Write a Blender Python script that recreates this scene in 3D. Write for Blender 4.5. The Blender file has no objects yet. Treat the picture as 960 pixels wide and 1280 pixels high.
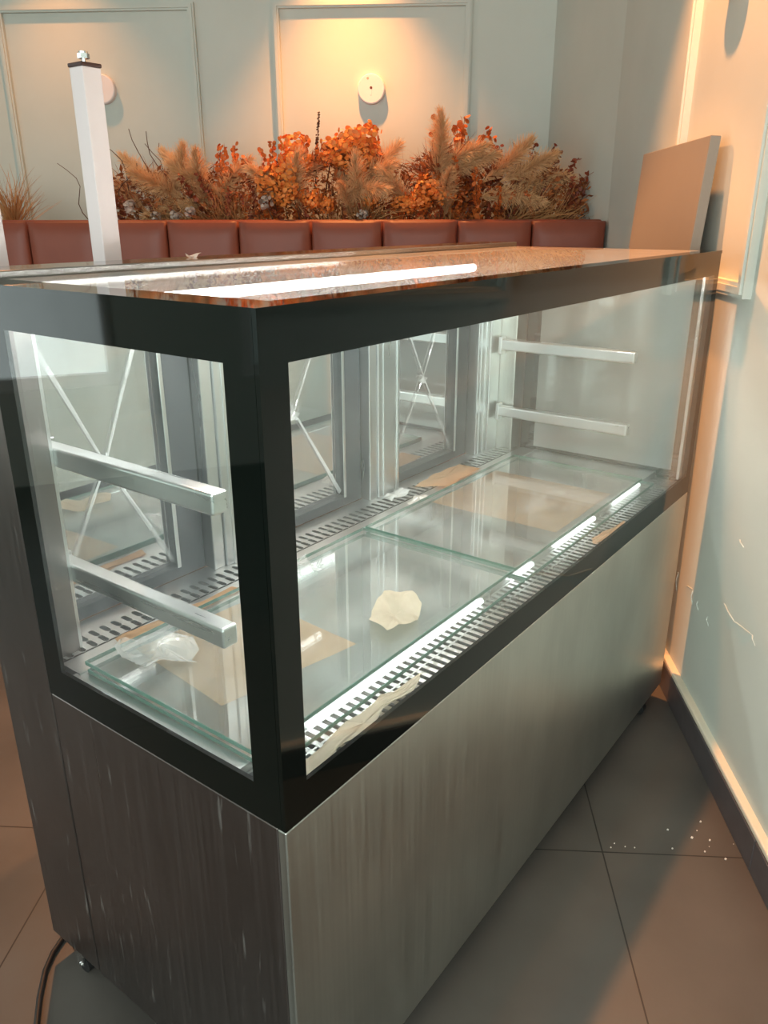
import bpy, bmesh, math, random
from mathutils import Vector, Matrix
rnd = random.Random(7)
S = bpy.context.scene
COL = S.collection
PI = math.pi
TH = math.radians(33.4)
CT, ST = math.cos(TH), math.sin(TH)
def rm(m, n, z=0.0):                      # room axes -> world
    return Vector((m*CT - n*ST, m*ST + n*CT, z))

# ------------------------------------------------------------------ materials
def newmat(name):
    m = bpy.data.materials.new(name); m.use_nodes = True
    nt = m.node_tree; nt.nodes.clear()
    out = nt.nodes.new('ShaderNodeOutputMaterial')
    return m, nt, out
def N(nt, kind, **kw):
    n = nt.nodes.new(kind)
    for k, v in kw.items():
        if k.startswith('in_'):
            n.inputs[k[3:].replace('_', ' ')].default_value = v
        else: setattr(n, k, v)
    return n
def coords(nt, scale=(1, 1, 1), rot=(0, 0, 0)):
    tc = N(nt, 'ShaderNodeTexCoord'); mp = N(nt, 'ShaderNodeMapping')
    mp.inputs['Scale'].default_value = scale; mp.inputs['Rotation'].default_value = rot
    nt.links.new(tc.outputs['Object'], mp.inputs['Vector'])
    return mp.outputs['Vector']
def ramp(nt, fac, stops):
    r = N(nt, 'ShaderNodeValToRGB')
    e = r.color_ramp.elements
    while len(e) < len(stops): e.new(0.5)
    for el, (p, c) in zip(e, stops):
        el.position = p; el.color = (c[0], c[1], c[2], 1) if not isinstance(c, float) else (c, c, c, 1)
    nt.links.new(fac, r.inputs['Fac'])
    return r.outputs['Color']
def simple(name, c1, c2=None, rough=0.6, metal=0.0, scale=(8, 8, 8), nscale=1.0, bump=0.0, rvar=0.0, spec=0.5, detail=4, sheen=0.0, sub=0.0):
    m, nt, out = newmat(name)
    b = N(nt, 'ShaderNodeBsdfPrincipled'); nt.links.new(b.outputs[0], out.inputs['Surface'])
    b.inputs['Metallic'].default_value = metal
    b.inputs['Specular IOR Level'].default_value = spec
    if sheen: b.inputs['Sheen Weight'].default_value = sheen
    v = coords(nt, scale)
    no = N(nt, 'ShaderNodeTexNoise'); no.inputs['Scale'].default_value = nscale; no.inputs['Detail'].default_value = detail
    nt.links.new(v, no.inputs['Vector'])
    c2 = c2 or c1
    nt.links.new(ramp(nt, no.outputs['Fac'], [(0.3, c1), (0.7, c2)]), b.inputs['Base Color'])
    nt.links.new(ramp(nt, no.outputs['Fac'], [(0.3, float(max(0, rough-rvar))), (0.7, float(rough+rvar))]), b.inputs['Roughness'])
    if bump:
        bp = N(nt, 'ShaderNodeBump'); bp.inputs['Strength'].default_value = bump; bp.inputs['Distance'].default_value = 0.01
        nt.links.new(no.outputs['Fac'], bp.inputs['Height']); nt.links.new(bp.outputs[0], b.inputs['Normal'])
    return m
def steel(name, base, rough, stain=0.0, streak=(160, 160, 3), metal=1.0):
    m, nt, out = newmat(name)
    b = N(nt, 'ShaderNodeBsdfPrincipled'); nt.links.new(b.outputs[0], out.inputs['Surface'])
    b.inputs['Metallic'].default_value = metal
    v = coords(nt, streak)
    no = N(nt, 'ShaderNodeTexNoise'); no.inputs['Scale'].default_value = 1.0; no.inputs['Detail'].default_value = 5
    nt.links.new(v, no.inputs['Vector'])
    v2 = coords(nt, (5, 5, 3))
    n2 = N(nt, 'ShaderNodeTexNoise'); n2.inputs['Scale'].default_value = 1.0; n2.inputs['Detail'].default_value = 6
    nt.links.new(v2, n2.inputs['Vector'])
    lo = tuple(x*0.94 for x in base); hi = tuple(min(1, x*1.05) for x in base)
    c1 = ramp(nt, no.outputs['Fac'], [(0.3, lo), (0.72, hi)])
    mx = N(nt, 'ShaderNodeMix', data_type='RGBA', blend_type='MULTIPLY'); mx.inputs['Factor'].default_value = 1
    nt.links.new(c1, mx.inputs['A'])
    nt.links.new(ramp(nt, n2.outputs['Fac'], [(0.3, (.82, .82, .82)), (0.6, (1, 1, 1))]), mx.inputs['B'])
    col = mx.outputs['Result']
    rr = ramp(nt, no.outputs['Fac'], [(0.25, float(rough*0.8)), (0.75, float(rough*1.2))])
    if stain:
        v3 = coords(nt, (70, 70, 7.0)); n3 = N(nt, 'ShaderNodeTexNoise'); n3.inputs['Scale'].default_value = 1.0; n3.inputs['Detail'].default_value = 3
        nt.links.new(v3, n3.inputs['Vector'])
        msk = ramp(nt, n3.outputs['Fac'], [(0.64, 0.0), (0.80, float(stain))])
        b2 = N(nt, 'ShaderNodeBsdfDiffuse'); b2.inputs['Color'].default_value = (.5, .48, .45, 1)
        ms = N(nt, 'ShaderNodeMixShader'); nt.links.new(msk, ms.inputs['Fac'])
        nt.links.new(b.outputs[0], ms.inputs[1]); nt.links.new(b2.outputs[0], ms.inputs[2]); nt.links.new(ms.outputs[0], out.inputs['Surface'])
    nt.links.new(col, b.inputs['Base Color']); nt.links.new(rr, b.inputs['Roughness'])
    return m
def glass(name, tint=(.95, .98, .965), dust=0.02, ior=1.5, refl=None, smudge=0.0, dustcol=(.8, .82, .82)):
    m, nt, out = newmat(name)
    tr = N(nt, 'ShaderNodeBsdfTransparent'); tr.inputs['Color'].default_value = (*tint, 1)
    gl = N(nt, 'ShaderNodeBsdfGlossy'); gl.inputs['Roughness'].default_value = 0.0; gl.inputs['Color'].default_value = (1, 1, 1, 1)
    df = N(nt, 'ShaderNodeBsdfDiffuse'); df.inputs['Color'].default_value = (*dustcol, 1)
    m1 = N(nt, 'ShaderNodeMixShader'); m2 = N(nt, 'ShaderNodeMixShader')
    v = coords(nt, (9, 9, 5)); no = N(nt, 'ShaderNodeTexNoise'); no.inputs['Scale'].default_value = 1; no.inputs['Detail'].default_value = 6
    nt.links.new(v, no.inputs['Vector'])
    msk = ramp(nt, no.outputs['Fac'], [(0.42, float(dust)), (0.78, float(dust+smudge))])
    nt.links.new(msk, m1.inputs['Fac'])
    nt.links.new(tr.outputs[0], m1.inputs[1]); nt.links.new(df.outputs[0], m1.inputs[2])
    if refl is None:
        fr = N(nt, 'ShaderNodeFresnel'); gm = N(nt, 'ShaderNodeNewGeometry'); mi = N(nt, 'ShaderNodeMix', data_type='FLOAT'); nt.links.new(gm.outputs['Backfacing'], mi.inputs['Factor'])
        mi.inputs['A'].default_value = ior; mi.inputs['B'].default_value = 1/ior; nt.links.new(mi.outputs['Result'], fr.inputs['IOR'])
        nt.links.new(fr.outputs[0], m2.inputs['Fac'])
    else: m2.inputs['Fac'].default_value = refl
    nt.links.new(m1.outputs[0], m2.inputs[1]); nt.links.new(gl.outputs[0], m2.inputs[2])
    nt.links.new(m2.outputs[0], out.inputs['Surface'])
    return m
def emit(name, col, st):
    m, nt, out = newmat(name)
    e = N(nt, 'ShaderNodeEmission'); e.inputs['Color'].default_value = (*col, 1); e.inputs['Strength'].default_value = st
    nt.links.new(e.outputs[0], out.inputs['Surface']); return m
def floor_mat():
    m, nt, out = newmat('floor_tile')
    b = N(nt, 'ShaderNodeBsdfPrincipled'); nt.links.new(b.outputs[0], out.inputs['Surface'])
    tc = N(nt, 'ShaderNodeTexCoord'); sp = N(nt, 'ShaderNodeSeparateXYZ'); nt.links.new(tc.outputs['Object'], sp.inputs[0])
    def grout(sock, off, size, w):
        a = N(nt, 'ShaderNodeMath', operation='SUBTRACT'); nt.links.new(sock, a.inputs[0]); a.inputs[1].default_value = off
        p = N(nt, 'ShaderNodeMath', operation='PINGPONG'); nt.links.new(a.outputs[0], p.inputs[0]); p.inputs[1].default_value = size/2
        l = N(nt, 'ShaderNodeMath', operation='LESS_THAN'); nt.links.new(p.outputs[0], l.inputs[0]); l.inputs[1].default_value = w
        return l.outputs[0]
    g1 = grout(sp.outputs['X'], 0.673, 1.2, 0.0016); g2 = grout(sp.outputs['Y'], -0.567, 0.6, 0.0016)
    mx = N(nt, 'ShaderNodeMath', operation='MAXIMUM'); nt.links.new(g1, mx.inputs[0]); nt.links.new(g2, mx.inputs[1])
    no = N(nt, 'ShaderNodeTexNoise'); no.inputs['Scale'].default_value = 5; no.inputs['Detail'].default_value = 8
    nt.links.new(tc.outputs['Object'], no.inputs['Vector'])
    c = ramp(nt, no.outputs['Fac'], [(0.3, FLOOR_A), (0.7, FLOOR_B)])
    mc = N(nt, 'ShaderNodeMix', data_type='RGBA'); nt.links.new(mx.outputs[0], mc.inputs['Factor'])
    nt.links.new(c, mc.inputs['A']); mc.inputs['B'].default_value = (.012, .011, .010, 1)
    nt.links.new(mc.outputs['Result'], b.inputs['Base Color'])
    nt.links.new(ramp(nt, no.outputs['Fac'], [(0.3, 0.42), (0.7, 0.55)]), b.inputs['Roughness'])
    return m
FLOOR_A, FLOOR_B = (.070, .064, .057), (.097, .088, .078)
WALLC, WALLD = (.56, .60, .545), (.60, .635, .58)
M = dict(
    wall=simple('sage_wall_paint', WALLC, WALLD, .62, nscale=3, scale=(1, 1, 1), bump=.02, spec=.3),
    ceiling=simple('ceiling_paint', (.7, .7, .68), None, .8),
    cream=simple('cream_ledge_paint', (.72, .66, .52), (.76, .7, .56), .6),
    skirt=simple('skirting_tile', (.075, .066, .068), (.095, .085, .088), .45, nscale=3),
    floor=floor_mat(),
    steel=steel('brushed_steel_front', (.63, .645, .60), .36, stain=.10),
    steel_shaded=steel('brushed_steel_shaded', (.25, .22, .21), .34, stain=.26),  # same steel, darkened: shade and brown floor reflection put into the colour
    inox=steel('bright_steel', (.76, .77, .77), .30, streak=(9, 9, 1.5)),
    cover=simple('shiny_grey_cover', (.30, .29, .28), (.34, .33, .32), .12, metal=.9, scale=(2, 2, 2), rvar=.03),
    bracket=simple('bracket_steel', (.74, .75, .75), (.80, .81, .81), .30, metal=1, scale=(60, 4, 60), rvar=.04),
    inox_flat=steel('satin_steel_deck', (.66, .67, .67), .36, streak=(2, 9, 9)),
    dark=simple('dark_interior', (.02, .02, .02), None, .6),
    darkrail=simple('dark_grey_door_profile', (.030, .033, .036), (.042, .045, .048), .5, spec=.2),
    frit=simple('black_glass_border', (.002, .004, .003), None, .04, spec=.32),
    glass=glass('clear_glass', dust=.018, smudge=.05),
    topglass=glass('hazed_top_glass', dust=.42, smudge=.12, ior=1.13, dustcol=(.85,.86,.87)),  # dust raised so its white also stands in for the lit interior's glare
    endglass=glass('greyish_end_glass', tint=(.45,.48,.47), dust=.30, smudge=.06, ior=1.9, dustcol=(.52,.56,.53)),
    deckglass=glass('dusty_shelf_glass', tint=(.94, .965, .96), dust=.035, smudge=.10),
    greenedge=simple('green_glass_edge', (.045, .15, .11), (.07, .20, .155), .15),
    mirror=glass('reflective_door_glass', tint=(.55, .57, .58), dust=.16, smudge=.10, refl=.52, dustcol=(.5, .52, .54)),
    film=glass('clear_plastic_film', tint=(.97, .97, .97), dust=.26, smudge=.3, ior=1.5),
    led=emit('led_tube_light', (1.0, .985, .97), 60.0),
    refl_glow=emit('reflection_bar_glow', (1.0, .99, .97), 3.5),  # glow of the painted reflections, not a lamp
    tube_off=simple('white_plastic_tube', (.85, .85, .84), None, .3),
    card=simple('cardboard', (.50, .30, .15), (.58, .36, .19), .85, scale=(30, 30, 30), nscale=1),
    cardlight=simple('light_cardboard', (.62, .40, .22), (.68, .46, .27), .85, scale=(20, 20, 20), nscale=1),
    paper=simple('crumpled_paper', (.78, .78, .76), (.86, .86, .84), .8),
    wrapper=simple('beige_wrapper', (.62, .55, .42), (.72, .65, .52), .6, scale=(40, 40, 40)),
    leather=simple('brown_leatherette', (.215, .052, .028), (.25, .062, .034), .48, scale=(6, 6, 6), nscale=1, bump=.03),
    white=simple('white_powder_coat', (.60, .53, .525), (.63, .56, .555), .4),
    disc=simple('white_plate', (.80, .74, .72), (.84, .78, .76), .5),
    slot=simple('dark_slot', (.12, .03, .015), None, .6),
    chrome=simple('chrome_bolt', (.75, .75, .75), None, .2, metal=1),
    capbrown=simple('dark_brown_cap', (.04, .015, .012), None, .5),
    board=simple('grey_board', (.205, .195, .175), (.23, .22, .195), .55, scale=(2, 2, 2)),
    boardedge=simple('grey_board_edge', (.25, .24, .21), None, .6),
    rubber=simple('black_rubber', (.012, .012, .012), None, .5),
    aircell=simple('perforated_plate', (.8, .8, .8), None, .5),
    wood=simple('planter_wood', (.12, .06, .03), (.16, .08, .04), .6, scale=(2, 30, 30)),
    euc_r=simple('rust_leaf', (.52, .11, .018), (.68, .18, .03), .6, scale=(40, 40, 40)),
    euc_d=simple('dark_red_leaf', (.19, .035, .015), (.30, .06, .02), .55, scale=(40, 40, 40)),
    petal=simple('orange_petal', (.85, .32, .06), (.70, .18, .03), .6, scale=(40, 40, 40)),
    pampas=simple('pampas_fluff', (.74, .44, .20), (.84, .55, .30), .8, scale=(40, 40, 40)),
    straw=simple('straw_blade', (.45, .22, .08), (.55, .28, .11), .7, scale=(40, 40, 40)),
    palm=simple('brown_palm_blade', (.28, .10, .04), (.38, .15, .06), .6, scale=(40, 40, 40)),
    stem=simple('brown_stem', (.10, .04, .02), (.14, .06, .03), .7),
    moss=simple('dark_dried_filler', (.10, .022, .007), (.48, .15, .035), .8, scale=(18, 18, 18)),
    pale=simple('pale_dried_petal', (.44, .34, .28), (.52, .42, .35), .7, scale=(40, 40, 40)),
    frame=simple('window_frame_white', (.7, .7, .68), None, .5),
    speck=simple('white_crumb', (.75, .72, .66), None, .8),
)

# ------------------------------------------------------------------ mesh helpers
class MB:
    def __init__(s): s.bm = bmesh.new()
    def box(s, a, b, bev=0.0, seg=2):
        t = bmesh.new()
        bmesh.ops.create_cube(t, size=1.0)
        a, b = Vector(a), Vector(b)
        for v in t.verts:
            v.co = Vector(((a[i]+b[i])/2 + v.co[i]*(b[i]-a[i])) for i in range(3))
        if bev: bmesh.ops.bevel(t, geom=t.edges[:], offset=bev, segments=seg, affect='EDGES', profile=.5)
        s.merge(t); return s
    def merge(s, t, mat=None):
        me = bpy.data.meshes.new('t'); t.to_mesh(me); t.free()
        if mat: me.transform(mat)
        s.bm.from_mesh(me); bpy.data.meshes.remove(me); return s
    def cyl(s, p, q, r, r2=None, seg=20, cap=True):
        p, q = Vector(p), Vector(q); d = q-p
        t = bmesh.new()
        bmesh.ops.create_cone(t, cap_ends=cap, segments=seg, radius1=r, radius2=r if r2 is None else r2, depth=d.length)
        rot = Vector((0, 0, 1)).rotation_difference(d.normalized()).to_matrix().to_4x4()
        s.merge(t, Matrix.Translation((p+q)/2) @ rot); return s
    def tube(s, pts, r, seg=6, taper=1.0):
        pts = [Vector(p) for p in pts]; rings = []
        for i, p in enumerate(pts):
            d = (pts[min(i+1, len(pts)-1)]-pts[max(i-1, 0)]).normalized()
            u = d.cross(Vector((0.31, 0.17, 0.93))).normalized(); w = d.cross(u)
            rr = r*(1+(taper-1)*i/(len(pts)-1))
            rings.append([s.bm.verts.new(p+(u*math.cos(k*2*PI/seg)+w*math.sin(k*2*PI/seg))*rr) for k in range(seg)])
        for a, b in zip(rings, rings[1:]):
            for k in range(seg): s.bm.faces.new((a[k], a[(k+1) % seg], b[(k+1) % seg], b[k]))
        s.bm.faces.new(rings[0][::-1]); s.bm.faces.new(rings[-1]); return s
    def poly(s, pts):
        return s.bm.faces.new([s.bm.verts.new(Vector(p)) for p in pts])
    def build(s, name, mat, parent=None, smooth=False, loc=None, rotz=0):
        me = bpy.data.meshes.new(name)
        bmesh.ops.recalc_face_normals(s.bm, faces=s.bm.faces)
        s.bm.to_mesh(me); s.bm.free()
        if smooth:
            for p in me.polygons: p.use_smooth = True
        o = bpy.data.objects.new(name, me); COL.objects.link(o)
        if mat: me.materials.append(mat)
        if parent: o.parent = parent
        if loc is not None: o.location = loc
        if rotz: o.rotation_euler.z = rotz
        return o
def frame_ring(b, outer, inner, axis, lo, hi):
    """flat rectangular ring; axis = thickness axis; outer/inner = (a0,b0,a1,b1)"""
    def pt(a, c, t):
        return {'x': (t, a, c), 'y': (a, t, c), 'z': (a, c, t)}[axis]
    o = [(outer[0], outer[1]), (outer[2], outer[1]), (outer[2], outer[3]), (outer[0], outer[3])]
    i = [(inner[0], inner[1]), (inner[2], inner[1]), (inner[2], inner[3]), (inner[0], inner[3])]
    V = b.bm.verts.new
    O0 = [V(pt(*p, lo)) for p in o]; O1 = [V(pt(*p, hi)) for p in o]
    I0 = [V(pt(*p, lo)) for p in i]; I1 = [V(pt(*p, hi)) for p in i]
    F = b.bm.faces.new
    for k in range(4):
        j = (k+1) % 4
        F((O0[k], O0[j], I0[j], I0[k])); F((O1[k], I1[k], I1[j], O1[j]))
        F((O0[k], O1[k], O1[j], O0[j])); F((I0[k], I0[j], I1[j], I1[k]))
    return b
def tag(o, label, cat, group=None, kind=None):
    o['label'] = label; o['category'] = cat
    if group: o['group'] = group
    if kind: o['kind'] = kind
    return o
def thing(name, label, cat, loc=(0, 0, 0), rotz=0, group=None):
    o = bpy.data.objects.new(name, None); COL.objects.link(o)
    o.empty_display_size = .05
    o.location = loc; o.rotation_euler.z = rotz
    return tag(o, label, cat, group)
def struct(o, label=None, cat=None):
    o['kind'] = 'structure'
    if label: o['label'] = label
    if cat: o['category'] = cat
    return o

# ------------------------------------------------------------------ room (room axes m,n,z under a rotated object)
HC = 3.0; NR = -.895; MB_ = 3.75; NL = 3.6; M0 = -3.2
b = MB(); b.box((M0, -1.1, -.1), (MB_+.3, NL+.2, 0)); struct(b.build('floor', M['floor'], rotz=TH), 'dark grey tiled floor with thin grout lines', 'floor')
b = MB(); b.box((M0, -1.1, HC), (MB_+.3, NL+.2, HC+.1)); struct(b.build('ceiling', M['ceiling'], rotz=TH), 'pale ceiling of the room', 'ceiling')
b = MB(); b.box((MB_, -1.1, 0), (MB_+.15, NL+.2, HC)); struct(b.build('wall_back', M['wall'], rotz=TH), 'sage green back wall behind the dried flowers', 'wall')
b = MB()
V = b.bm.verts.new
base = [(M0, NR), (2.86, NR), (MB_, -.741), (MB_, -1.1), (M0, -1.1)]
lo = [V((x, y, 0)) for x, y in base]; hi = [V((x, y, HC)) for x, y in base]
b.bm.faces.new(lo[::-1]); b.bm.faces.new(hi)
for k in range(5): b.bm.faces.new((lo[k], lo[(k+1) % 5], hi[(k+1) % 5], hi[k]))
struct(b.build('wall_right', M['wall'], rotz=TH), 'sage green side wall to the right of the display case', 'wall')
# left wall with two window openings
b = MB()
wins = [(-1.9, -.6, .5, 2.35), (.05, 1.45, .5, 2.35)]
b.box((M0, NL, 0), (MB_, NL+.15, .5)); b.box((M0, NL, 2.35), (MB_, NL+.15, HC))
b.box((M0, NL, .5), (-1.9, NL+.15, 2.35)); b.box((-.6, NL, .5), (.05, NL+.15, 2.35)); b.box((1.45, NL, .5), (MB_, NL+.15, 2.35))
struct(b.build('wall_left', M['wall'], rotz=TH), 'sage green wall with windows on the left', 'wall')
for i, w in enumerate(wins):
    b = MB(); frame_ring(b, (w[0], w[2], w[1], w[3]), (w[0]+.06, w[2]+.06, w[1]-.06, w[3]-.06), 'y', NL+.03, NL+.09)
    b.box(((w[0]+w[1])/2-.03, NL+.04, w[2]+.05), ((w[0]+w[1])/2+.03, NL+.08, w[3]-.05))
    o = struct(b.build('window_%d' % (i+1), M['frame'], rotz=TH), 'white framed window in the left wall', 'window')
    b = MB(); b.box((w[0]+.05, NL+.055, w[2]+.05), (w[1]-.05, NL+.061, w[3]-.05)); b.build('window_pane', M['glass'], o)
# skirting along the right wall: dark tiles with a cream ledge on top
b = MB()
xs = [M0, -.566, .634, 1.834, 2.86]
for x0, x1 in zip(xs, xs[1:]): b.box((x0+.001, NR-.002, 0), (x1-.001, NR+.022, .083), .0015, 1)
struct(b.build('baseboard_right', M['skirt'], rotz=TH), 'dark grey tile skirting along the right wall', 'skirting')
b = MB(); b.box((M0, NR-.002, .083), (2.86, NR+.020, .098), .004, 3)
struct(b.build('trim_1', M['cream'], rotz=TH), 'cream ledge on top of the dark tile skirting', 'trim')
b = MB(); b.box((MB_-.02, -.74, 0), (MB_+.002, NL, .09), .002, 1)
struct(b.build('baseboard_back', M['skirt'], rotz=TH), 'dark tile skirting along the back wall', 'skirting')
# wall panel mouldings
def moulding(i, a0, z0, a1, z1, wall, lab):
    b = MB(); w = .034
    if wall == 'back':
        frame_ring(b, (a0, z0, a1, z1), (a0+w, z0+w, a1-w, z1-w), 'x', MB_-.022, MB_+.002)
        frame_ring(b, (a0+.009, z0+.009, a1-.009, z1-.009), (a0+w-.009, z0+w-.009, a1-w+.009, z1-w+.009), 'x', MB_-.029, MB_-.02)
    else:
        frame_ring(b, (a0, z0, a1, z1), (a0+w, z0+w, a1-w, z1-w), 'y', NR-.002, NR+.020)
        frame_ring(b, (a0+.009, z0+.009, a1-.009, z1-.009), (a0+w-.009, z0+w-.009, a1-w+.009, z1-w+.009), 'y', NR+.018, NR+.026)
    struct(b.build('trim_%d' % i, M['wall'], rotz=TH), lab, 'trim')
moulding(2, -.332, 1.12, .655, 2.325, 'back', 'sage panel moulding on the back wall around the centre round plate')
moulding(3, 1.045, 1.12, 2.062, 2.325, 'back', 'sage panel moulding on the back wall behind the white posts')
moulding(4, 2.45, 1.12, 3.45, 2.325, 'back', 'sage panel moulding on the back wall at the left edge')
moulding(5, 1.18, 1.153, 1.875, 2.325, 'right', 'sage panel moulding on the right wall above the case end')
moulding(6, -.9, 1.153, .75, 2.325, 'right', 'sage panel moulding on the right wall nearest the camera')

# ------------------------------------------------------------------ display case (world axes; origin = near bottom corner)
L, D, DG, ZB, ZG, HT = 1.549, .648, .500, .0516, .645, 1.2556
case = thing('display_case', 'long stainless and black-framed glass refrigerated display case, empty and lit inside', 'display case')
b = MB(); b.box((0, 0, ZB), (L, .014, ZG-.001), .0015, 1); b.build('front_panel', M['steel'], case)
b = MB(); b.box((0, .0145, ZB), (.014, DG-.004, ZG-.001), .0012, 1); b.build('end_panel', M['steel_shaded'], case)
b = MB(); b.box((L-.014, .0145, ZB), (L, DG-.004, ZG-.001), .0012, 1); b.build('end_panel', M['steel'], case)
b = MB(); b.box((0, DG, ZB), (.062, D, HT-.004), .002, 2); b.build('rear_column', M['steel_shaded'], case)
b = MB(); b.box((L-.062, DG, ZB), (L, D, HT-.004), .002, 2); b.build('rear_column', M['steel'], case)
b = MB(); b.box((.062, D-.014, ZB), (L-.062, D, ZG-.001)); b.build('rear_panel', M['steel'], case)
b = MB(); b.box((.016, .016, ZB+.004), (L-.016, D-.016, .57)); b.build('lower_body', M['dark'], case)
b = MB(); b.box((.016, .45, .57), (L-.016, D-.016, .64)); b.build('rear_sill', M['inox_flat'], case)
# glazing
def pane(name, axis, outer, inner, lo, hi, mat):
    b = MB(); A, B_, C_, D_ = inner
    box = {'x': ((lo, A, B_), (hi, C_, D_)), 'y': ((A, lo, B_), (C_, hi, D_)), 'z': ((A, B_, lo), (C_, D_, hi))}[axis]
    b.box(*box); o = b.build(name, mat, case)
    b = MB(); frame_ring(b, outer, inner, axis, lo, hi); b.build('black_border', M['frit'], o)['label'] = 'glossy black border around the glass'
    return o
pane('front_glass', 'y', (0, ZG, L, HT-.0064), (.040, .697, L-.036, 1.200), 0, .006, M['glass'])
pane('end_glass', 'x', (.0065, ZG, DG-.002, HT-.0064), (.050, .697, .455, 1.200), 0, .006, M['glass'])
pane('end_glass', 'x', (.0065, ZG, DG-.002, HT-.0064), (.050, .697, .455, 1.200), L-.006, L, M['endglass'])
pane('top_glass', 'z', (-.001, -.001, L+.001, .548), (.055, .036, L-.036, .530), HT-.0065, HT, M['topglass'])
b = MB(); b.box((-.001, .549, HT-.03), (L+.001, D+.004, HT+.010), .002, 2); o = b.build('top_rear_cover', M['cover'], case); o['label'] = 'shiny grey cover strip along the top rear edge'
# interior deck
b = MB(); b.box((.03, .10, .60), (L-.03, .44, .620)); b.build('well_tray', M['inox_flat'], case)
b = MB(); frame_ring(b, (.008, .0885, L-.008, .449), (.030, .096, 1.40, .436), 'z', .640, .688); b.build('deck_frame', M['inox'], case)
b = MB()
b.box((.02, .44, .64), (L-.02, .488, .690)); b.box((.02, .542, .64), (L-.02, .585, .690)); b.box((.02, .488, .64), (L-.02, .542, .672))
b.build('rear_deck', M['inox_flat'], case)
def slot_plate(b, x0, x1, y0, y1, z, n, ry, rw, rows, th=.002):
    px = (x1-x0)/n; py = (y1-y0)/rows; K = 16
    for i in range(n):
        for r in range(rows):
            cx = x0+px*(i+.5); cy = y0+py*(r+.5)
            inn = []; outp = []
            for k in range(K):
                a = 2*PI*(k+.5)/K; ux, uy = math.cos(a), math.sin(a)
                inn.append((cx+rw*ux, cy+(ry-rw)*(1 if uy > 0 else -1)+rw*uy))
                sc = min(px/2/max(abs(ux), 1e-6), py/2/max(abs(uy), 1e-6))
                outp.append((cx+ux*sc, cy+uy*sc))
            # snap nearest corner points so cells tile without gaps
            for sx in (-1, 1):
                for sy in (-1, 1):
                    c = (cx+sx*px/2, cy+sy*py/2)
                    j = min(range(K), key=lambda q: (outp[q][0]-c[0])**2+(outp[q][1]-c[1])**2); outp[j] = c
            I = [b.bm.verts.new((p[0], p[1], z)) for p in inn]; O = [b.bm.verts.new((p[0], p[1], z)) for p in outp]
            I2 = [b.bm.verts.new((p[0], p[1], z-th)) for p in inn]
            for k in range(K):
                j = (k+1) % K
                b.bm.faces.new((I[k], O[k], O[j], I[j])); b.bm.faces.new((I[k], I[j], I2[j], I2[k]))
b = MB(); slot_plate(b, .03, L-.03, .490, .541, .6915, 70, .0124, .0050, 2); o = b.build('rear_air_grille', M['inox_flat'], case)
b2 = MB(); b2.box((.03, .490, .6722), (L-.03, .541, .674)); b2.build('grille_duct', M['dark'], o)
b = MB()
k = .012
while k < L-.02:
    b.box((k, .009, .672), (k+.0085, .086, .6755)); k += .0175
b.box((.009, .0085, .670), (L-.009, .012, .6765)); b.box((.009, .050, .670), (L-.009, .053, .6758)); b.box((.009, .084, .670), (L-.009, .087, .6765))
o = b.build('front_air_grille', M['inox'], case)
b = MB(); b.box((.009, .009, .645), (L-.009, .087, .650)); b.build('grille_duct', M['dark'], o)
# rear wall: mullions and three sliding doors
for x0, x1 in ((.395, .505), (.888, 1.0)):
    b = MB(); b.box((x0+.028, .553, .690), (x1, .600, 1.246), .002, 2); b.box((x0, .558, .690), (x0+.027, .600, 1.246), .002, 2)
    b.box((x0+.045, .5505, .690), (x0+.049, .554, 1.246)); b.box((x1-.012, .5505, .690), (x1-.006, .554, 1.246))
    b.build('mullion', M['inox'], case)
b = MB(); b.box((1.372, .553, .690), (1.43, .600, 1.246), .002, 2); b.box((1.431, .549, .690), (L-.063, .600, 1.246), .002, 2); b.box((1.385, .550, .69), (1.389, .555, 1.246)); b.box((1.41, .550, .69), (1.414, .555, 1.246)); b.build('mullion', M['inox'], case)
b = MB(); b.box((.020, .505, .690), (.070, .600, 1.246), .002, 2); b.build('mullion', M['inox'], case)
for x0, x1 in ((.072, .393), (.507, .886), (1.002, 1.370)):
    zs, ze = .692, 1.246
    b = MB(); frame_ring(b, (x0, zs, x1, ze), (x0+.012, zs+.022, x1-.058, ze-.02), 'y', .585, .615); d = b.build('sliding_door', M['darkrail'], case)
    b = MB(); b.box((x1-.066, .5825, zs+.02), (x1-.058, .5845, ze-.02), .0006, 1); b.build('door_edge_strip', M['inox'], d)
    b = MB(); b.box((x0+.012, .600, zs+.022), (x1-.058, .604, ze-.02)); b.build('door_pane', M['mirror'], d)
    cx, cz = (x0+x1-.046)/2, .945; px0, px1, pz0, pz1 = x0+.016, x1-.062, zs+.03, ze-.03
    b = MB(); y = .5985; r_ = random.Random(int(x0*1000))
    for (ex, ez) in ((px0, pz0), (px1, pz0), (px0, pz1), (px1, pz1)):
        A = Vector((ex, y, ez)); B_ = Vector((cx, y-.004, cz)); d_ = (B_-A).normalized(); nn = Vector((d_.z, 0, -d_.x))
        prev = None
        for t in range(9):
            p = A.lerp(B_, t/8); w = .0055-.0035*t/8
            cur = [b.bm.verts.new(p+nn*w), b.bm.verts.new(p+Vector((0, -.003*r_.random(), 0))), b.bm.verts.new(p-nn*w)]
            if prev:
                b.bm.faces.new((prev[0], cur[0], cur[1], prev[1])); b.bm.faces.new((prev[1], cur[1], cur[2], prev[2]))
            prev = cur
    for q in range(7):
        a = q*.9; b.poly([(cx, y-.006, cz), (cx+.018*math.cos(a), y-.002, cz+.018*math.sin(a)), (cx+.018*math.cos(a+.6), y-.007, cz+.02*math.sin(a+.6))])
    b.build('film_straps', M['film'], d)['label'] = 'clear crinkled plastic straps crossing the door glass'
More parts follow.
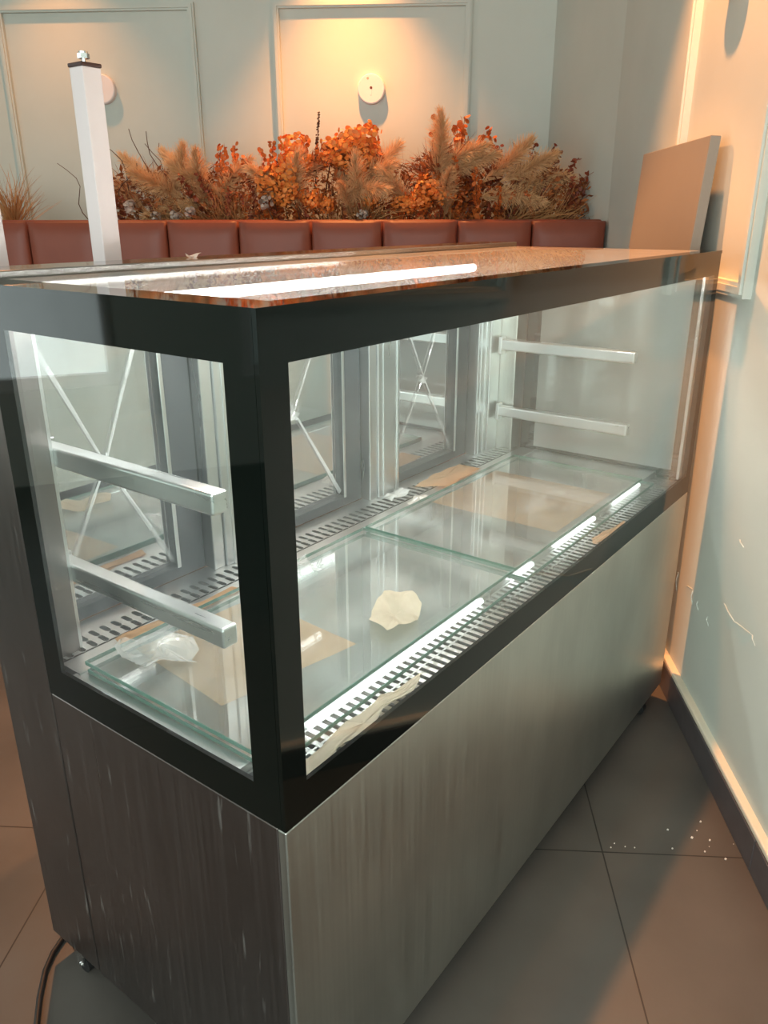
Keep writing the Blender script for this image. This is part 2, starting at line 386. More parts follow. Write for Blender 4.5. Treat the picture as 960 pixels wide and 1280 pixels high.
# header, light tubes, perforated air plate
b = MB(); b.box((.07, .553, 1.20), (L-.063, .600, 1.2459)); b.build('rear_header', M['inox'], case)
b = MB(); slot_plate(b, .05, L-.05, .455, .535, 1.232, 110, .0060, .0045, 5, .001); o = b.build('perforated_air_plate', M['aircell'], case)
b = MB(); b.box((.05, .455, 1.222), (L-.05, .535, 1.224)); b.build('plate_backing', M['tube_off'], o)
for x0, x1, yy, zz, mt in ((.062, .612, .090, 1.2385, 'led'), (.66, 1.48, .020, 1.2330, 'led'), (.125, 1.0, .362, 1.230, 'led')):  # second tube is added, hidden behind the border, to light the far end
    b = MB(); b.cyl((x0, yy, zz), (x1, yy, zz), .0080, seg=14); o = b.build('light_tube', M[mt], case, smooth=True)
    for xx in (x0-.012, x1):
        b = MB(); b.cyl((xx, yy, zz), (xx+.012, yy, zz), .0088, seg=14); b.build('tube_cap', M['tube_off'], o)
for x0, x1, yy in ((.135, .60, .083), (.715, .80, .083), (.915, 1.115, .085), (1.235, 1.41, .088)):
    b = MB(); b.cyl((x0, yy, .6835), (x1, yy, .6835), .0055, seg=12); b.build('reflection_bar', M['refl_glow'], case, smooth=True)  # glowing bars stand in for light tube reflections in the shelf glass
b = MB(); b.box((1.492, .012, .690), (1.512, .020, 1.225), .001, 1); b.build('corner_strip', M['inox'], case)
# shelf brackets
def bracket(x, y0, y1, z, w, h):
    b = MB(); b.box((x-w/2, y0, z-h), (x+w/2, y1, z), .004, 3); o = b.build('shelf_bracket', M['bracket'], case)
    b = MB(); b.box((x-w*.55, y1-.006, z-h-.012), (x+w*.55, y1+.004, z+.006), .002, 2); b.build('bracket_plate', M['inox'], o)
for z in (1.020, .834):
    bracket(.082, .165, .548, z, .026, .030)
for z in (1.011, .822):
    bracket(L-.082, .150, .535, z, .024, .030)
# casters
for x, y in ((.016, .566), (L-.11, .024), (.05, .06), (L-.05, .58)):
    b = MB(); b.cyl((x-.010, y, .020), (x+.010, y, .020), .020, seg=24); o = b.build('caster_wheel', M['rubber'], case, smooth=False)
    b = MB(); b.box((x-.014, y-.010, .02), (x-.011, y+.012, ZB+.004)); b.box((x+.011, y-.010, .02), (x+.014, y+.012, ZB+.004)); b.box((x-.016, y-.016, ZB-.004), (x+.016, y+.016, ZB+.004))
    b.cyl((x-.016, y, .02), (x+.016, y, .02), .005, seg=12); b.build('caster_fork', M['chrome'], o)

# ------------------------------------------------------------------ loose things inside the case
def sheet(x0, y0, x1, y1, z, label):
    t = thing('glass_shelf', label, 'glass shelf', ((x0+x1)/2, (y0+y1)/2, z), group='glass shelves laid in the case floor')
    X, Y = (x1-x0)/2, (y1-y0)/2
    b = MB(); b.box((-X+.0012, -Y+.0012, 0), (X-.0012, Y-.0012, .006)); b.build('pane', M['deckglass'], t)
    b = MB(); frame_ring(b, (-X, -Y, X, Y), (-X+.0012, -Y+.0012, X-.0012, Y-.0012), 'z', 0, .006); b.build('edge', M['greenedge'], t)['label'] = 'green polished glass edge'
sheet(.030, .050, .705, .434, .6892, 'dusty glass shelf lying lowest in the near half of the case floor')
sheet(.712, .050, 1.412, .434, .6892, 'dusty glass shelf lying lowest in the far half of the case floor')
sheet(.032, .078, .712, .442, .6992, 'dusty glass shelf on top in the near half of the case floor')
sheet(.720, .078, 1.400, .442, .6992, 'dusty glass shelf on top in the far half, over the flat brown cardboard')
def ragged(name, pts, z0, th, mat, label, cat, bend=.0, seed=1, sub=5, lift=None):
    """flat torn sheet from an outline, with a slightly buckled surface"""
    r = random.Random(seed); P = []
    for i, p in enumerate(pts):
        q = pts[(i+1) % len(pts)]
        for s in range(sub):
            t = s/sub; e = Vector((q[0]-p[0], q[1]-p[1])).length
            P.append((p[0]+(q[0]-p[0])*t + (r.random()-.5)*.05*e*(s > 0)*bend, p[1]+(q[1]-p[1])*t + (r.random()-.5)*.05*e*(s > 0)*bend))
    cx = sum(p[0] for p in P)/len(P); cy = sum(p[1] for p in P)/len(P)
    b = MB(); V = b.bm.verts.new
    f = lift or (lambda x, y: 0)
    rings = []
    for k in (1.0, .86, .72, .58, .44, .3, .15):
        rings.append([V((cx+(p[0]-cx)*k-cx, cy+(p[1]-cy)*k-cy, f(cx+(p[0]-cx)*k, cy+(p[1]-cy)*k)+.0006*bend*math.sin(p[0]*170+p[1]*90+seed))) for p in P])
    c = V((0, 0, f(cx, cy)))
    n_ = len(P)
    for a, d in zip(rings, rings[1:]):
        for k in range(n_): b.bm.faces.new((a[k], a[(k+1) % n_], d[(k+1) % n_], d[k]))
    for k in range(n_): b.bm.faces.new((rings[-1][k], rings[-1][(k+1) % n_], c))
    geom = bmesh.ops.solidify(b.bm, geom=b.bm.faces[:], thickness=-th)
    o = b.build(name, mat, loc=(cx, cy, z0))
    return tag(o, label, cat)
ragged('cardboard_sheet', [(1.085, .462), (1.262, .470), (1.262, .538), (1.15, .545), (1.03, .528)], .6935, .003, M['cardlight'], 'torn light brown cardboard flap lying on the far rear air grille', 'cardboard', 1, 2)
ragged('cardboard_sheet', [(.955, .105), (1.265, .105), (1.265, .425), (.955, .425)], .6958, .003, M['card'], 'flat brown cardboard square under the far glass shelf', 'cardboard', .15, 3)
ragged('cardboard_sheet', [(.085, .20), (.33, .155), (.345, .405), (.11, .425)], .6960, .003, M['cardlight'], 'flat beige cardboard square under the near glass shelf', 'cardboard', .15, 4)
ragged('cardboard_sheet', [(.105, .452), (.37, .447), (.36, .476), (.20, .479), (.115, .487)], .6915, .004, M['card'], 'torn brown cardboard strip at the near rear edge of the glass shelf', 'cardboard', 1.4, 5)
ragged('cardboard_strip', [(.050, .014), (.16, .016), (.32, .026), (.335, .034), (.20, .046), (.07, .043)], .677, .004, M['wrapper'], 'crumpled torn beige cardboard strip on the near front air grille', 'cardboard', 2.5, 6, lift=lambda x, y: .008*math.sin(x*60)*.4+.006)
ragged('cardboard_strip', [(.985, .030), (1.14, .016), (1.16, .030), (1.01, .046)], .677, .004, M['cardlight'], 'small torn light brown cardboard strip on the far front air grille', 'cardboard', 1.5, 7)
ragged('paper_scrap', [(.905, .506), (.985, .510), (.995, .540), (.915, .536)], .6925, .003, M['paper'], 'white crumpled paper scrap on the rear air grille beside a cardboard flap', 'paper', 3, 8, lift=lambda x, y: .004*math.sin(x*90)+.004)
ragged('paper_scrap', [(.915, .448), (.99, .446), (1.0, .474), (.925, .478)], .691, .003, M['paper'], 'white crumpled paper scrap between the rear grille and the glass shelf', 'paper', 3, 9, lift=lambda x, y: .004*math.sin(x*80)+.004)
WRAP = [(.362, .118), (.420, .103), (.475, .128), (.500, .165), (.470, .205), (.415, .19), (.375, .165)]
o = ragged('plastic_wrapper', WRAP, .7056, .002, M['wrapper'], 'beige crumpled wrapper lying on the near glass shelf', 'wrapper', .7, 10, lift=lambda x, y: .006*math.sin(x*45+y*30)+.002*math.sin(x*160-y*90)+.008)
ragged('plastic_film', [(.06, .33), (.13, .30), (.17, .36), (.12, .425), (.07, .42)], .7056, .0008, M['film'], 'clear crinkled plastic film on the near left corner of the glass shelf', 'plastic film', 4, 11, lift=lambda x, y: .012*math.sin(x*60)*math.cos(y*50)+.012)
ragged('plastic_film', [(.43, .36), (.50, .35), (.50, .42), (.44, .425)], .7056, .0008, M['film'], 'clear crinkled plastic film at the rear edge of the near glass shelf', 'plastic film', 4, 12, lift=lambda x, y: .012*math.sin(x*60)*math.cos(y*50)+.012)
ragged('paper_scrap', [(.432, .612), (.452, .606), (.472, .614), (.45, .630)], HT+.0105, .002, M['paper'], 'tiny white paper scrap on top of the case near the rear edge', 'paper', 3, 13, lift=lambda x, y: .004*math.sin(x*150)+.004)

# ------------------------------------------------------------------ white posts
def post(x, y, h, label):
    t = thing('upright_post', label, 'post', (x, y, 0), group='white posts behind the case')
    w = .0175
    b = MB(); b.box((-w, -w, .004), (w, w, h), .0015, 2); b.build('tube', M['white'], t)
    b = MB(); b.box((-.05, -.05, 0), (.05, .05, .004)); b.build('foot_plate', M['white'], t)
    b = MB(); b.box((-w-.0015, -w-.0015, h), (w+.0015, w+.0015, h+.006), .0015, 2); b.build('end_cap', M['capbrown'], t)
    b = MB(); b.cyl((0, 0, h+.006), (0, 0, h+.014), .004, seg=12); b.cyl((0, 0, h+.013), (0, 0, h+.020), .0095, seg=6); b.cyl((0, 0, h+.020), (0, 0, h+.023), .0075, seg=16); b.build('levelling_bolt', M['chrome'], t)
post(.338, .705, 1.558, 'white square metal post with chrome bolt on top, standing behind the case')
post(.132, .705, 1.60, 'white square metal post cut off by the left edge of the photo')

# ------------------------------------------------------------------ grey board leaning on the right wall
t = thing('leaning_board', 'grey flat board leaning against the right wall behind the case', 'board', rm(1.47, NR+.115, .0), TH)
t.rotation_euler = (math.radians(3.4), 0, TH)
b = MB(); b.box((-.005, 0, 0.004), (.665, .026, 1.522), .002, 2); b.build('panel', M['board'], t)
b = MB(); b.box((-.0065, .0005, .006), (-.0045, .0255, 1.520)); b.build('edge_band', M['boardedge'], t)

# ------------------------------------------------------------------ round wall plates
def plate(m, n, z, rz, label):
    t = thing('wall_plate', label, 'wall plate', rm(m, n, z), rz, group='round white wall plates')
    b = MB(); b.cyl((0, 0, 0), (-.030, 0, 0), .070, .069, seg=48); b.cyl((-.030, 0, 0), (-.034, 0, 0), .069, .064, seg=48); o = b.build('disc', M['disc'], t)
    b = MB(); b.box((-.0352, -.004, -.030), (-.033, .004, .004), .001, 1); b.build('slot', M['disc'], t)
    b = MB(); b.cyl((-.033, 0, .004), (-.0356, 0, .004), .0065, seg=16); b.build('screw_hole', M['slot'], t)
    b = MB(); b.cyl((-.033, .016, .046), (-.0345, .016, .046), .006, seg=16); b.build('mark', M['pale'], t)
plate(MB_, .165, 1.933, TH, 'round white plate on the back wall in the centre panel')
plate(MB_, 1.553, 1.945, TH, 'round white plate on the back wall, half hidden by the white post')
plate(1.545, NR, 1.905, TH-PI/2, 'round white plate on the right wall above the leaning board')

# ------------------------------------------------------------------ banquette
bq = thing('banquette', 'long brown leatherette banquette with panelled back in front of the dried flowers', 'bench', rm(2.8, .36, 0), TH)
edges = [-.885, -.577, -.264, .055, .361, .677, .99, 1.291, 1.61, 1.925, 2.24]
for n0, n1 in zip(edges, edges[1:]):
    b = MB(); t_ = bmesh.new(); bmesh.ops.create_cube(t_, size=1); bmesh.ops.subdivide_edges(t_, edges=t_.edges[:], cuts=7, use_grid_fill=True)
    w, h, dp = (n1-n0)/2-.003, .46, .11
    for v in t_.verts:
        y, z, x = v.co.y*2, v.co.z*2, v.co.x*2
        r = max(abs(y), abs(z))
        puff = (1-abs(y)**6)*(1-abs(z)**6)
        rr = 1-.04*(1-(1-abs(x))**.5) if abs(x) > 0 else 1
        e = .94 if abs(x) > .99 else 1.0
        v.co = Vector((dp*(x*.5*(.72+.28*puff)), w*y*(1-(1-e)*abs(y)), h/2*z*(1-(1-e)*.5*abs(z))))
    b.merge(t_)
    o = b.build('back_cushion', M['leather'], bq, smooth=True, loc=(dp/2, (n0+n1)/2-.36, 1.312-h/2))
nA, nB = edges[0]-.36, edges[-1]-.36
b = MB(); b.box((.112, nA, .0), (.215, nB, 1.318), .012, 3); b.build('rear_panel', M['leather'], bq)
b = MB(); b.box((-.42, nA, .36), (.11, nB, .48), .03, 4); b.build('seat', M['leather'], bq)
b = MB(); b.box((-.38, nA+.01, 0), (.11, nB-.01, .36)); b.build('base', M['wood'], bq)
b = MB(); b.box((.02, nA, .48), (.11, nB, .87), .01, 2); b.build('lower_back', M['leather'], bq)

# ------------------------------------------------------------------ planter with dried plants
pl = thing('planter_box', 'long brown planter box behind the banquette holding the dried flowers', 'planter', rm(3.22, .5, 0), TH)
b = MB(); frame_ring(b, (-.17, -1.36, .17, 1.7), (-.155, -1.345, .155, 1.685), 'z', 0, 1.27); b.build('box', M['wood'], pl)
b = MB(); b.box((-.155, -1.345, 1.15), (.155, 1.685, 1.20)); b.build('filler', M['moss'], pl)
R2 = random.Random(3)
def leaf_disc(b, c, nrm, r, el=1.0, up=None):
    nrm = nrm.normalized(); u = nrm.cross(up or Vector((.2, .3, .9))).normalized(); w = nrm.cross(u)
    k = 8; ring = [b.bm.verts.new(c+u*math.cos(a)*r+w*math.sin(a)*r*el+nrm*.12*r*abs(math.cos(a))) for a in [2*PI*i/k for i in range(k)]]
    b.bm.faces.new(ring)
def blade(b, p, d, l, w, bend, side):
    prev = None
    for i in range(5):
        t = i/4; q = p+d*l*t+bend*t*t*l; ww = w*(1-t)**.7+.0003
        cur = (b.bm.verts.new(q-side*ww), b.bm.verts.new(q+side*ww))
        if prev: b.bm.faces.new((prev[0], prev[1], cur[1], cur[0]))
        prev = cur
def rv(r): return Vector((r.gauss(0, 1), r.gauss(0, 1), r.gauss(0, 1))).normalized()
# every prototype is 1 unit... built at real size, growing along +Z from its origin
def p_euc(seed, lm, rad, h):
    r = random.Random(seed); t = bpy.data.objects.new('eucalyptus_branch', None); COL.objects.link(t)
    pts = [Vector((.04*math.sin(i*.5+seed)*i/6, .05*math.cos(i*.4+seed*2)*i/6, h*i/6)) for i in range(7)]
    b = MB(); b.tube(pts, .0028, 5, .4); b.build('stem', M['stem'], t)
    b = MB()
    for i in range(70):
        f = .2+.8*i/69; q = f*6; k = min(5, int(q)); p = pts[k].lerp(pts[k+1], q-k)
        d = rv(r); d.z = abs(d.z)*.4; d.normalize(); rr = rad*(1.15-.45*f)*r.uniform(.75, 1.2)
        leaf_disc(b, p+d*rr*1.15, (rv(r)+Vector((-.8, 0, .2))), rr, r.uniform(.75, 1))
    b.build('leaves', lm, t); return t
def p_pampas(seed, h):
    r = random.Random(seed); t = bpy.data.objects.new('pampas_plume', None); COL.objects.link(t)
    f = lambda s: Vector((.10*h*s*s*math.cos(seed), .38*h*s*s*math.sin(seed*1.7), h*s*(1-.12*s)))
    b = MB(); b.tube([f(i/6) for i in range(7)], .0022, 5, .4); b.build('stem', M['stem'], t)
    b = MB()
    for i in range(1500):
        s = r.uniform(.34, 1.0); p = f(s); ax = (f(min(1, s+.05))-f(s-.05)).normalized()
        env = math.sin(PI*min(1, max(.04, (s-.30)/.74)))**.7
        d = (ax*1.1+rv(r)*.9*env).normalized(); l = r.uniform(.035, .075)*(.5+.6*env)
        sd = d.cross(rv(r)).normalized(); droop = Vector((0, 0, -.3*r.random()))
        blade(b, p, d, l, .0008, droop, sd)
    b.build('plume', M['pampas'], t); return t
def p_grass(seed, h, mat, nb, spread, w, name):
    r = random.Random(seed); t = bpy.data.objects.new(name, None); COL.objects.link(t)
    b = MB(); b.tube([(0, 0, 0), (0, 0, h*.18)], .004, 6, .8); b.build('stem', M['stem'], t)
    b = MB()
    for i in range(nb):
        d = Vector((r.gauss(0, spread), r.gauss(0, spread), 1)).normalized(); l = h*r.uniform(.6, 1.0)
        blade(b, Vector((0, 0, h*.06*r.random())), d, l, w, Vector((r.gauss(0, .2), r.gauss(0, .25), -.15*r.random())), d.cross(rv(r)).normalized())
    b.build('blades', mat, t); return t
def p_twig(seed, h):
    r = random.Random(seed); b = MB(); a = r.uniform(-1, 1)
    pts = [Vector((.02*math.sin(i*1.1+seed), a*h*.35*(i/9)**2.2+.012*math.sin(i*.9+seed), h*(i/9)*(1-.25*abs(a)*(i/9)))) for i in range(10)]
    b.tube(pts, .0022, 5, .45); o = b.build('curly_twig', M['stem']); return o
def p_cluster(seed, h, mat, name, nb=170, rad=.055):
    r = random.Random(seed); t = bpy.data.objects.new(name, None); COL.objects.link(t)
    b = MB(); b.tube([(0, 0, 0), (.006, .004, h*.5), (0, 0, h-rad*.5)], .0028, 5, .7); b.build('stem', M['stem'], t)
    b = MB(); c = Vector((0, 0, h-rad*.5))
    for i in range(nb):
        d = rv(r); d.z = d.z*.8; q = c+d*rad*r.uniform(.55, 1)
        leaf_disc(b, q, d+rv(r)*.6, r.uniform(.006, .0105), r.uniform(.6, 1))
    b.build('petals', mat, t); return t
def p_spike(seed, h):
    r = random.Random(seed); t = bpy.data.objects.new('dried_flower_spike', None); COL.objects.link(t)
    b = MB(); b.tube([(0, 0, 0), (.004, 0, h*.5), (0, .006, h)], .0025, 5, .4); b.build('stem', M['stem'], t)
    b = MB()
    for i in range(90):
        s = r.uniform(.55, 1); d = rv(r); d.z = .5; leaf_disc(b, Vector((0, .006*s, h*s))+d*.006*(1.4-s), d, .0055*(1.3-s*.6), .6)
    b.build('buds', M['stem'], t); return t
PRO = {}
def reg(k, lst): PRO[k] = lst
reg('euc_r', [p_euc(i, M['euc_r'], .0165, .46) for i in (1, 2, 3)])
reg('euc_d', [p_euc(i, M['euc_d'], .0155, .44) for i in (4, 5, 6)])
reg('pampas', [p_pampas(i, .36) for i in (1, 2, 3, 4)])
reg('straw', [p_grass(i, .28, M['straw'], 55, .33, .0022, 'straw_bunch') for i in (1, 2)])
reg('palm', [p_grass(i, .26, M['palm'], 18, .45, .0055, 'dried_palm_fan') for i in (5, 6)])
reg('twig', [p_twig(i, .34) for i in (1, 2, 3, 4)])
reg('orange', [p_cluster(i, .25, M['petal'], 'dried_hydrangea') for i in (1, 2)])
reg('pale', [p_cluster(i, .16, M['pale'], 'pale_dried_flower', 46, .026) for i in (8,)])
reg('spike', [p_spike(1, .36)])
NAMES = dict(euc_r=('rust eucalyptus branch with round leaves', 'eucalyptus branch'), euc_d=('dark red eucalyptus branch with round leaves', 'eucalyptus branch'),
             pampas=('fluffy tan pampas plume', 'pampas grass'), straw=('bunch of thin straw-coloured grass blades', 'dried grass'), palm=('brown dried palm fan with pointed blades', 'dried palm leaf'),
             twig=('thin bare curly twig', 'twig'), orange=('orange dried hydrangea head', 'dried flower'), pale=('small pale dried flower', 'dried flower'), spike=('dark slender dried flower spike', 'dried flower'))
ORD = ['first', 'second', 'third', 'fourth', 'fifth', 'sixth', 'seventh', 'eighth', 'ninth', 'tenth']
used = set()
def px_n(px): return 1.342-(px-140)*.003686
def px_z(py): return 1.335+(269-py)*.00345
def place(kind, px, py_top, lean_n=0.0, lean_m=0.0, dm=0.0, spin=None, sc=None, base_py=None):
    r = R2
    if kind == 'pampas': lean_n, lean_m = lean_n*2.0, lean_m*1.2
    src = PRO[kind][r.randrange(len(PRO[kind]))]
    hproto = dict(euc_r=.46, euc_d=.44, pampas=.32, straw=.26, palm=.24, twig=.31, orange=.26, pale=.17, spike=.36)[kind]
    ztop = px_z(py_top); zb_ = 1.215 if base_py is None else px_z(base_py)
    L_ = math.sqrt(lean_n**2+lean_m**2+1)
    s = sc or max(.45, (ztop-zb_)*L_/hproto)
    s = min(s, dict(palm=.95, straw=1.15, pampas=1.25, orange=1.45, pale=1.3).get(kind, 1.6))
    ntop = px_n(px)
    h_al = s*hproto/L_
    loc = rm(3.20+dm-lean_m*h_al*.5, ntop-lean_n*h_al, ztop-h_al)
    d = Vector((lean_m, lean_n, 1)).normalized()
    q = Vector((0, 0, 1)).rotation_difference(d).to_matrix().to_4x4()
    mat = Matrix.Translation(loc) @ Matrix.Rotation(TH, 4, 'Z') @ q @ Matrix.Rotation(r.uniform(0, 2*PI) if spin is None else spin, 4, 'Z') @ Matrix.Scale(s, 4)
    if src.name in used:
        c = src.copy(); COL.objects.link(c)
        for ch in src.children:
            k = ch.copy(); COL.objects.link(k); k.parent = c
    else: c = src; used.add(src.name)
    c.matrix_world = mat
    ci = 0
    for i in range(len(edges)-1):
        if edges[i] <= ntop: ci = i
    c['label'] = '%s above the %s banquette cushion from the right' % (NAMES[kind][0], ORD[ci]); c['category'] = NAMES[kind][1]
    c['group'] = 'dried plants behind the banquette: ' + NAMES[kind][0]
    return c
def sil(px):
    T = [(130, 215), (140, 203), (180, 195), (205, 197), (250, 197), (290, 190), (320, 207), (345, 198), (370, 182), (400, 172), (430, 170), (455, 165), (480, 192), (510, 192), (535, 180), (555, 172), (575, 168), (610, 180), (640, 188), (680, 190), (720, 207), (745, 220)]
    for (a, y0), (c, y1) in zip(T, T[1:]):
        if a <= px <= c: return y0+(y1-y0)*(px-a)/(c-a)
    return 215
R3 = random.Random(21)
b = MB()
for i in range(9000):
    px = R3.uniform(136, 742); n_ = px_n(px); top = px_z(sil(px))-.06
    z = 1.22+(top-1.22)*R3.random()**.85
    p = Vector((3.22+R3.uniform(-.15, .12), n_, z))
    d = Vector((R3.gauss(-.5, .5), R3.gauss(0, .8), R3.gauss(.3, .5))).normalized()
    u = d.cross(rv(R3)).normalized()
    l, w = R3.uniform(.015, .05), R3.uniform(.003, .010)
    if R3.random() < .3: l, w = l*2.2, .0012
    b.poly([p, p+d*l*.5+u*w, p+d*l, p+d*l*.5-u*w])
tag(b.build('dried_foliage', M['moss'], rotz=TH), 'tangled dark reddish dried leaves filling the planter behind the banquette', 'dried leaves', kind='stuff')
# placed by eye from the photograph
for px, py in ((160, 178), (172, 160), (190, 172), (206, 160), (216, 158), (236, 166), (106, 190), (118, 232)): place('twig', px, py, R2.uniform(-.3, .3), -.1, -.05)
for px, py, ln in ((165, 196, .5), (190, 192, .9), (215, 196, .6), (238, 200, .2), (262, 205, -.5), (225, 212, 1.0), (205, 222, 1.2), (180, 215, .9), (250, 222, .7), (155, 210, .3), (300, 200, -.3)): place('pampas', px, py, ln, -.35, -.06)
for px, py in ((290, 180), (278, 183), (300, 186)): place('euc_r', px, py, R2.uniform(-.2, .2), 0)
for px, py, ln in ((335, 205, .4), (350, 212, .3), (402, 192, -.5), (395, 205, -.6), (430, 222, .3), (420, 228, .5), (448, 226, 0), (470, 200, -.6), (490, 196, -.8), (505, 200, -.9), (525, 212, 0), (540, 214, .2)): place('pampas', px, py, ln, -.35, -.07)
place('spike', 408, 143, -.12, 0, .0, 0)
for px, py in ((375, 168), (435, 168), (448, 164), (458, 158), (425, 176), (440, 182), (462, 180), (455, 196)): place('orange', px, py, R2.uniform(-.3, .3), -.15, -.02)
for px, py in ((345, 212), (365, 205), (372, 225), (380, 190), (362, 235), (395, 240), (415, 248), (470, 238), (505, 243), (520, 248), (535, 240), (560, 232), (545, 222)): place('orange', px, py, R2.uniform(-.4, .4), -.5, -.08)
for px, py, ln in ((530, 178, .5), (520, 186, .9), (540, 176, .3), (515, 196, 1.2), (548, 182, .1)): place('palm', px, py, ln, -.1, -.05)
for px, py in ((545, 153), (575, 150), (578, 158), (570, 165), (560, 178), (590, 170), (608, 162), (612, 176), (552, 190)): place('euc_r', px, py, R2.uniform(-.25, .25), -.05)
for px, py, ln in ((590, 178, -.4), (600, 172, -.7), (585, 190, -.3), (612, 182, -.8), (668, 202, -1.1), (690, 203, -1.3), (655, 208, -.9), (702, 206, -1.2)): place('pampas', px, py, ln, -.3, -.08)
for px, py, ln in ((630, 186, .1), (648, 184, -.1), (662, 182, -.2), (675, 186, 0), (690, 190, -.3), (718, 200, -.4), (735, 205, -.5), (742, 212, -.6), (728, 222, -.4), (640, 200, .2), (655, 196, 0), (600, 205, 0), (615, 212, .2), (625, 200, -.2)): place('euc_d', px, py, ln, -.15, -.03)
for px, py in ((575, 205), (590, 215), (605, 225), (620, 232), (640, 240), (660, 238), (585, 240)): place('euc_r', px, py, R2.uniform(-.3, .3), -.5, -.09)
for px, py, ln in ((700, 232, -1.3), (715, 240, -1.5), (690, 244, -1.2), (725, 250, -1.6), (740, 245, -1.2)): place('straw', px, py, ln, -.3, -.1)
for px, py, ln in ((175, 235, .8), (205, 240, 1.0), (235, 238, .9), (260, 235, .4), (310, 232, -.5), (330, 240, -.7), (285, 225, .3), (490, 225, -.5), (500, 215, -.8), (545, 245, .5), (440, 250, .4), (400, 235, .4)): place('straw', px, py, ln, -.4, -.09)
for px, py in ((150, 225), (165, 245), (190, 250), (300, 235), (315, 245), (325, 222), (290, 250), (268, 215), (240, 215), (350, 250), (385, 255), (430, 260), (455, 252), (490, 255), (565, 255), (650, 255), (680, 255), (610, 255), (710, 225), (270, 240), (220, 255), (140, 240)): place('euc_d', px, py, R2.uniform(-.5, .5), -.5, -.09)
for px, py in ((335, 215), (320, 195), (348, 192), (358, 180), (385, 180), (470, 178), (300, 245), (310, 255), (330, 262), (400, 262), (480, 262), (540, 262)): place('euc_r', px, py, R2.uniform(-.4, .4), -.3, -.07)
for px, py in ((248, 258), (228, 262), (205, 264), (172, 250), (342, 245), (462, 262)): place('pale', px, py, R2.uniform(-.3, .3), -.5, -.13)
# tuft at the left edge
for px, py, ln in ((4, 205, -.05), (-6, 200, .1), (8, 225, -.2), (0, 235, .1)):
    o = place('straw', px, py, ln, 0, 0); o['label'] = 'tall tan grass bunch at the left edge behind the white post'
# drop prototypes that were never placed
for lst in PRO.values():
    for p in lst:
        if p.name not in used:
            for ch in list(p.children): bpy.data.objects.remove(ch)
            bpy.data.objects.remove(p)

# ------------------------------------------------------------------ floor things
b = MB()
cab = [(.10, .60, .03), (.06, .665, .012), (.018, .657, .0065), (-.011, .643, .0065), (-.041, .620, .0065), (-.077, .579, .0065), (-.109, .535, .0065), (-.135, .48, .0065), (-.15, .40, .0065)]
b.tube(cab, .0052, 10)
tag(b.build('power_cable', M['rubber'], smooth=True), 'black power cable running out from under the left end of the case', 'cable')
b = MB(); r = random.Random(5)
for i in range(14):
    if i < 10: p = rm(.72+r.gauss(0, .045), -.80+r.gauss(0, .03), 0)
    else: p = rm(.685+r.gauss(0, .01), -.60+r.gauss(0, .04), 0)
    s = r.uniform(.0008, .0024); b.box(p+Vector((-s, -s, 0)), p+Vector((s, s*r.uniform(.4, 1), s)))
tag(b.build('plaster_crumbs', M['speck']), 'scattered white plaster crumbs on the floor tiles by the right wall', 'crumbs', kind='stuff')

b = MB()
for (m0, z0, m1, z1) in ((1.40, .36, 1.395, .30), (1.318, .355, 1.27, .368), (1.266, .366, 1.255, .33), (1.219, .358, 1.205, .335), (1.137, .353, 1.12, .335), (1.047, .439, .97, .428), (.97, .43, .87, .45), (.869, .452, .845, .435), (1.02, .62, .99, .612)):
    b.tube([(m0, NR-.0005, z0), ((m0+m1)/2, NR+.004, (z0+z1)/2+.004), (m1, NR-.0005, z1)], .0016, 5, .7)
tag(b.build('peeling_paint_flakes', M['wall'], rotz=TH), 'small curled flakes of peeling paint low on the right wall', 'paint flakes', kind='stuff')

# ------------------------------------------------------------------ lights
def spot(name, loc, target, power, col, ang, blend=.3, rad=.03):
    l = bpy.data.lights.new(name, 'SPOT'); l.energy = power; l.color = col; l.spot_size = math.radians(ang); l.spot_blend = blend; l.shadow_soft_size = rad
    o = bpy.data.objects.new(name, l); COL.objects.link(o); o.location = loc
    o.rotation_euler = (Vector(target)-Vector(loc)).to_track_quat('-Z', 'Y').to_euler(); return o
WARM = (1.0, .36, .10)
HL = 2.9
spot('downlight_side_wall', (1.572, .318, HL), (1.50, .10, 0), 225, WARM, 74, .45, .022)
spot('downlight_flowers', rm(3.40, .28, HL), rm(3.32, .25, 0), 190, WARM, 82, .85, .025)
spot('downlight_flowers_left', rm(3.40, 1.75, HL), rm(3.34, 1.7, 0), 50, WARM, 82, .85, .025)
spot('downlight_bench', (1.75, 2.10, HL), (1.58, .08, .2), 280, WARM, 44, .5, .025)
spot('downlight_left', (1.25, 2.2, HL), (.25, .85, 0), 190, WARM, 50, .4, .025)
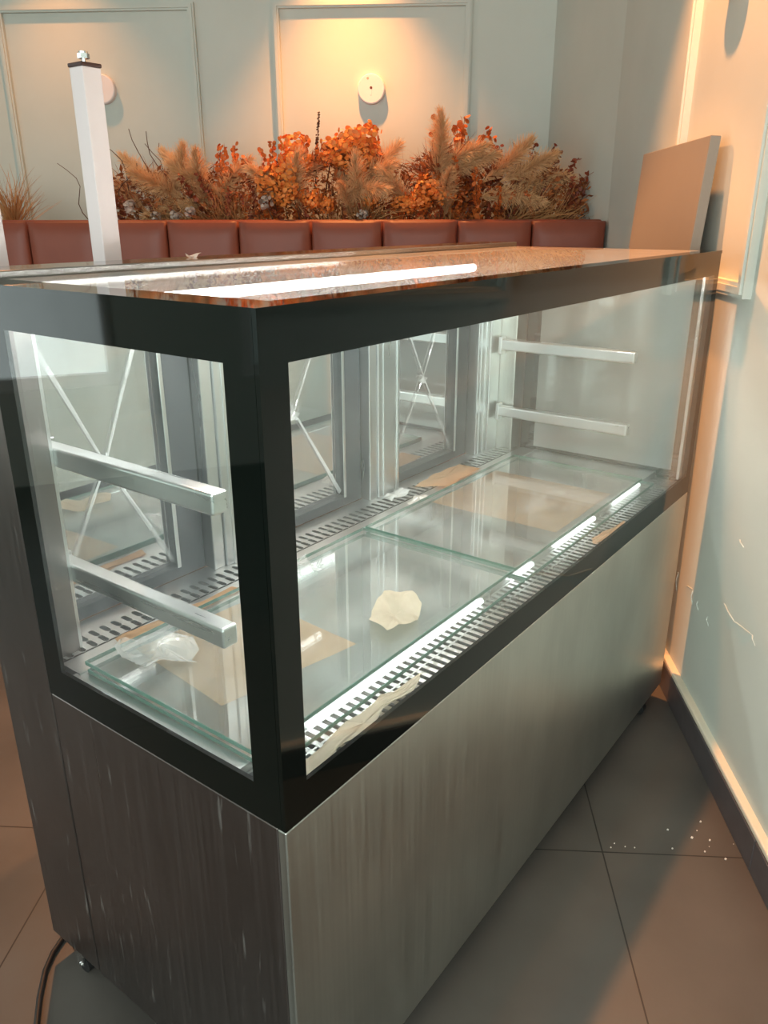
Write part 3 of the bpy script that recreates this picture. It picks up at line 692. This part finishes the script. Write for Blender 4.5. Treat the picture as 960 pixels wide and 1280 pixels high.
# added cool fill behind the camera, and daylight outside the left window
def area(name, loc, target, sx, sy, power, col):
    l = bpy.data.lights.new(name, 'AREA'); l.shape = 'RECTANGLE'; l.size = sx; l.size_y = sy; l.energy = power; l.color = col
    o = bpy.data.objects.new(name, l); COL.objects.link(o); o.location = loc
    o.rotation_euler = (Vector(target)-Vector(loc)).to_track_quat('-Z', 'Y').to_euler(); return o
area('camera_side_fill', rm(-3.1, .6, 1.7), rm(2, .2, 1.3), 3.0, 2.2, 85, (.93, 1.0, .97))  # unseen fill added for cool ambient daylight
area('window_daylight', rm(.75, NL+.25, 1.45), rm(.75, 0, 1.2), 1.5, 1.9, 17, (.93, .97, 1.0))
w = bpy.data.worlds.new('World'); S.world = w; w.use_nodes = True
bg = w.node_tree.nodes['Background']; bg.inputs['Color'].default_value = (.78, .92, .88, 1); bg.inputs['Strength'].default_value = .85

# ------------------------------------------------------------------ camera
cam = bpy.data.cameras.new('camera'); co = bpy.data.objects.new('camera', cam); COL.objects.link(co)
cam.sensor_fit = 'VERTICAL'; cam.sensor_height = 36.0; cam.lens = 36.0*984.57/1280.0
yaw, pitch, roll = .642384, -.360143, -.0017
f = Vector((math.cos(yaw)*math.cos(pitch), math.sin(yaw)*math.cos(pitch), math.sin(pitch)))
rt = Vector((math.sin(yaw), -math.cos(yaw), 0)); up = rt.cross(f)
c_, s_ = math.cos(roll), math.sin(roll)
rt, up = rt*c_+up*s_, up*c_-rt*s_
mw = Matrix((rt, up, -f)).transposed().to_4x4(); mw.translation = Vector((-.52541, -.54035, 1.33522))
co.matrix_world = mw; cam.clip_start = .02
S.camera = co
# turn the whole place so that the room stands square to the world axes
bpy.context.view_layer.update()
RT = Matrix.Rotation(-TH, 4, 'Z')
for o in list(COL.objects):
    if o.parent is None: o.matrix_world = RT @ o.matrix_world
S.view_settings.view_transform = 'Standard'; S.view_settings.look = 'None'; S.view_settings.gamma = 1; S.view_settings.exposure = 0.25
S.view_settings.use_curve_mapping = False
S.cycles.use_denoising = True
S.cycles.max_bounces = 14; S.cycles.transparent_max_bounces = 40; S.cycles.glossy_bounces = 6; S.cycles.diffuse_bounces = 4
S.cycles.sample_clamp_indirect = 6.0
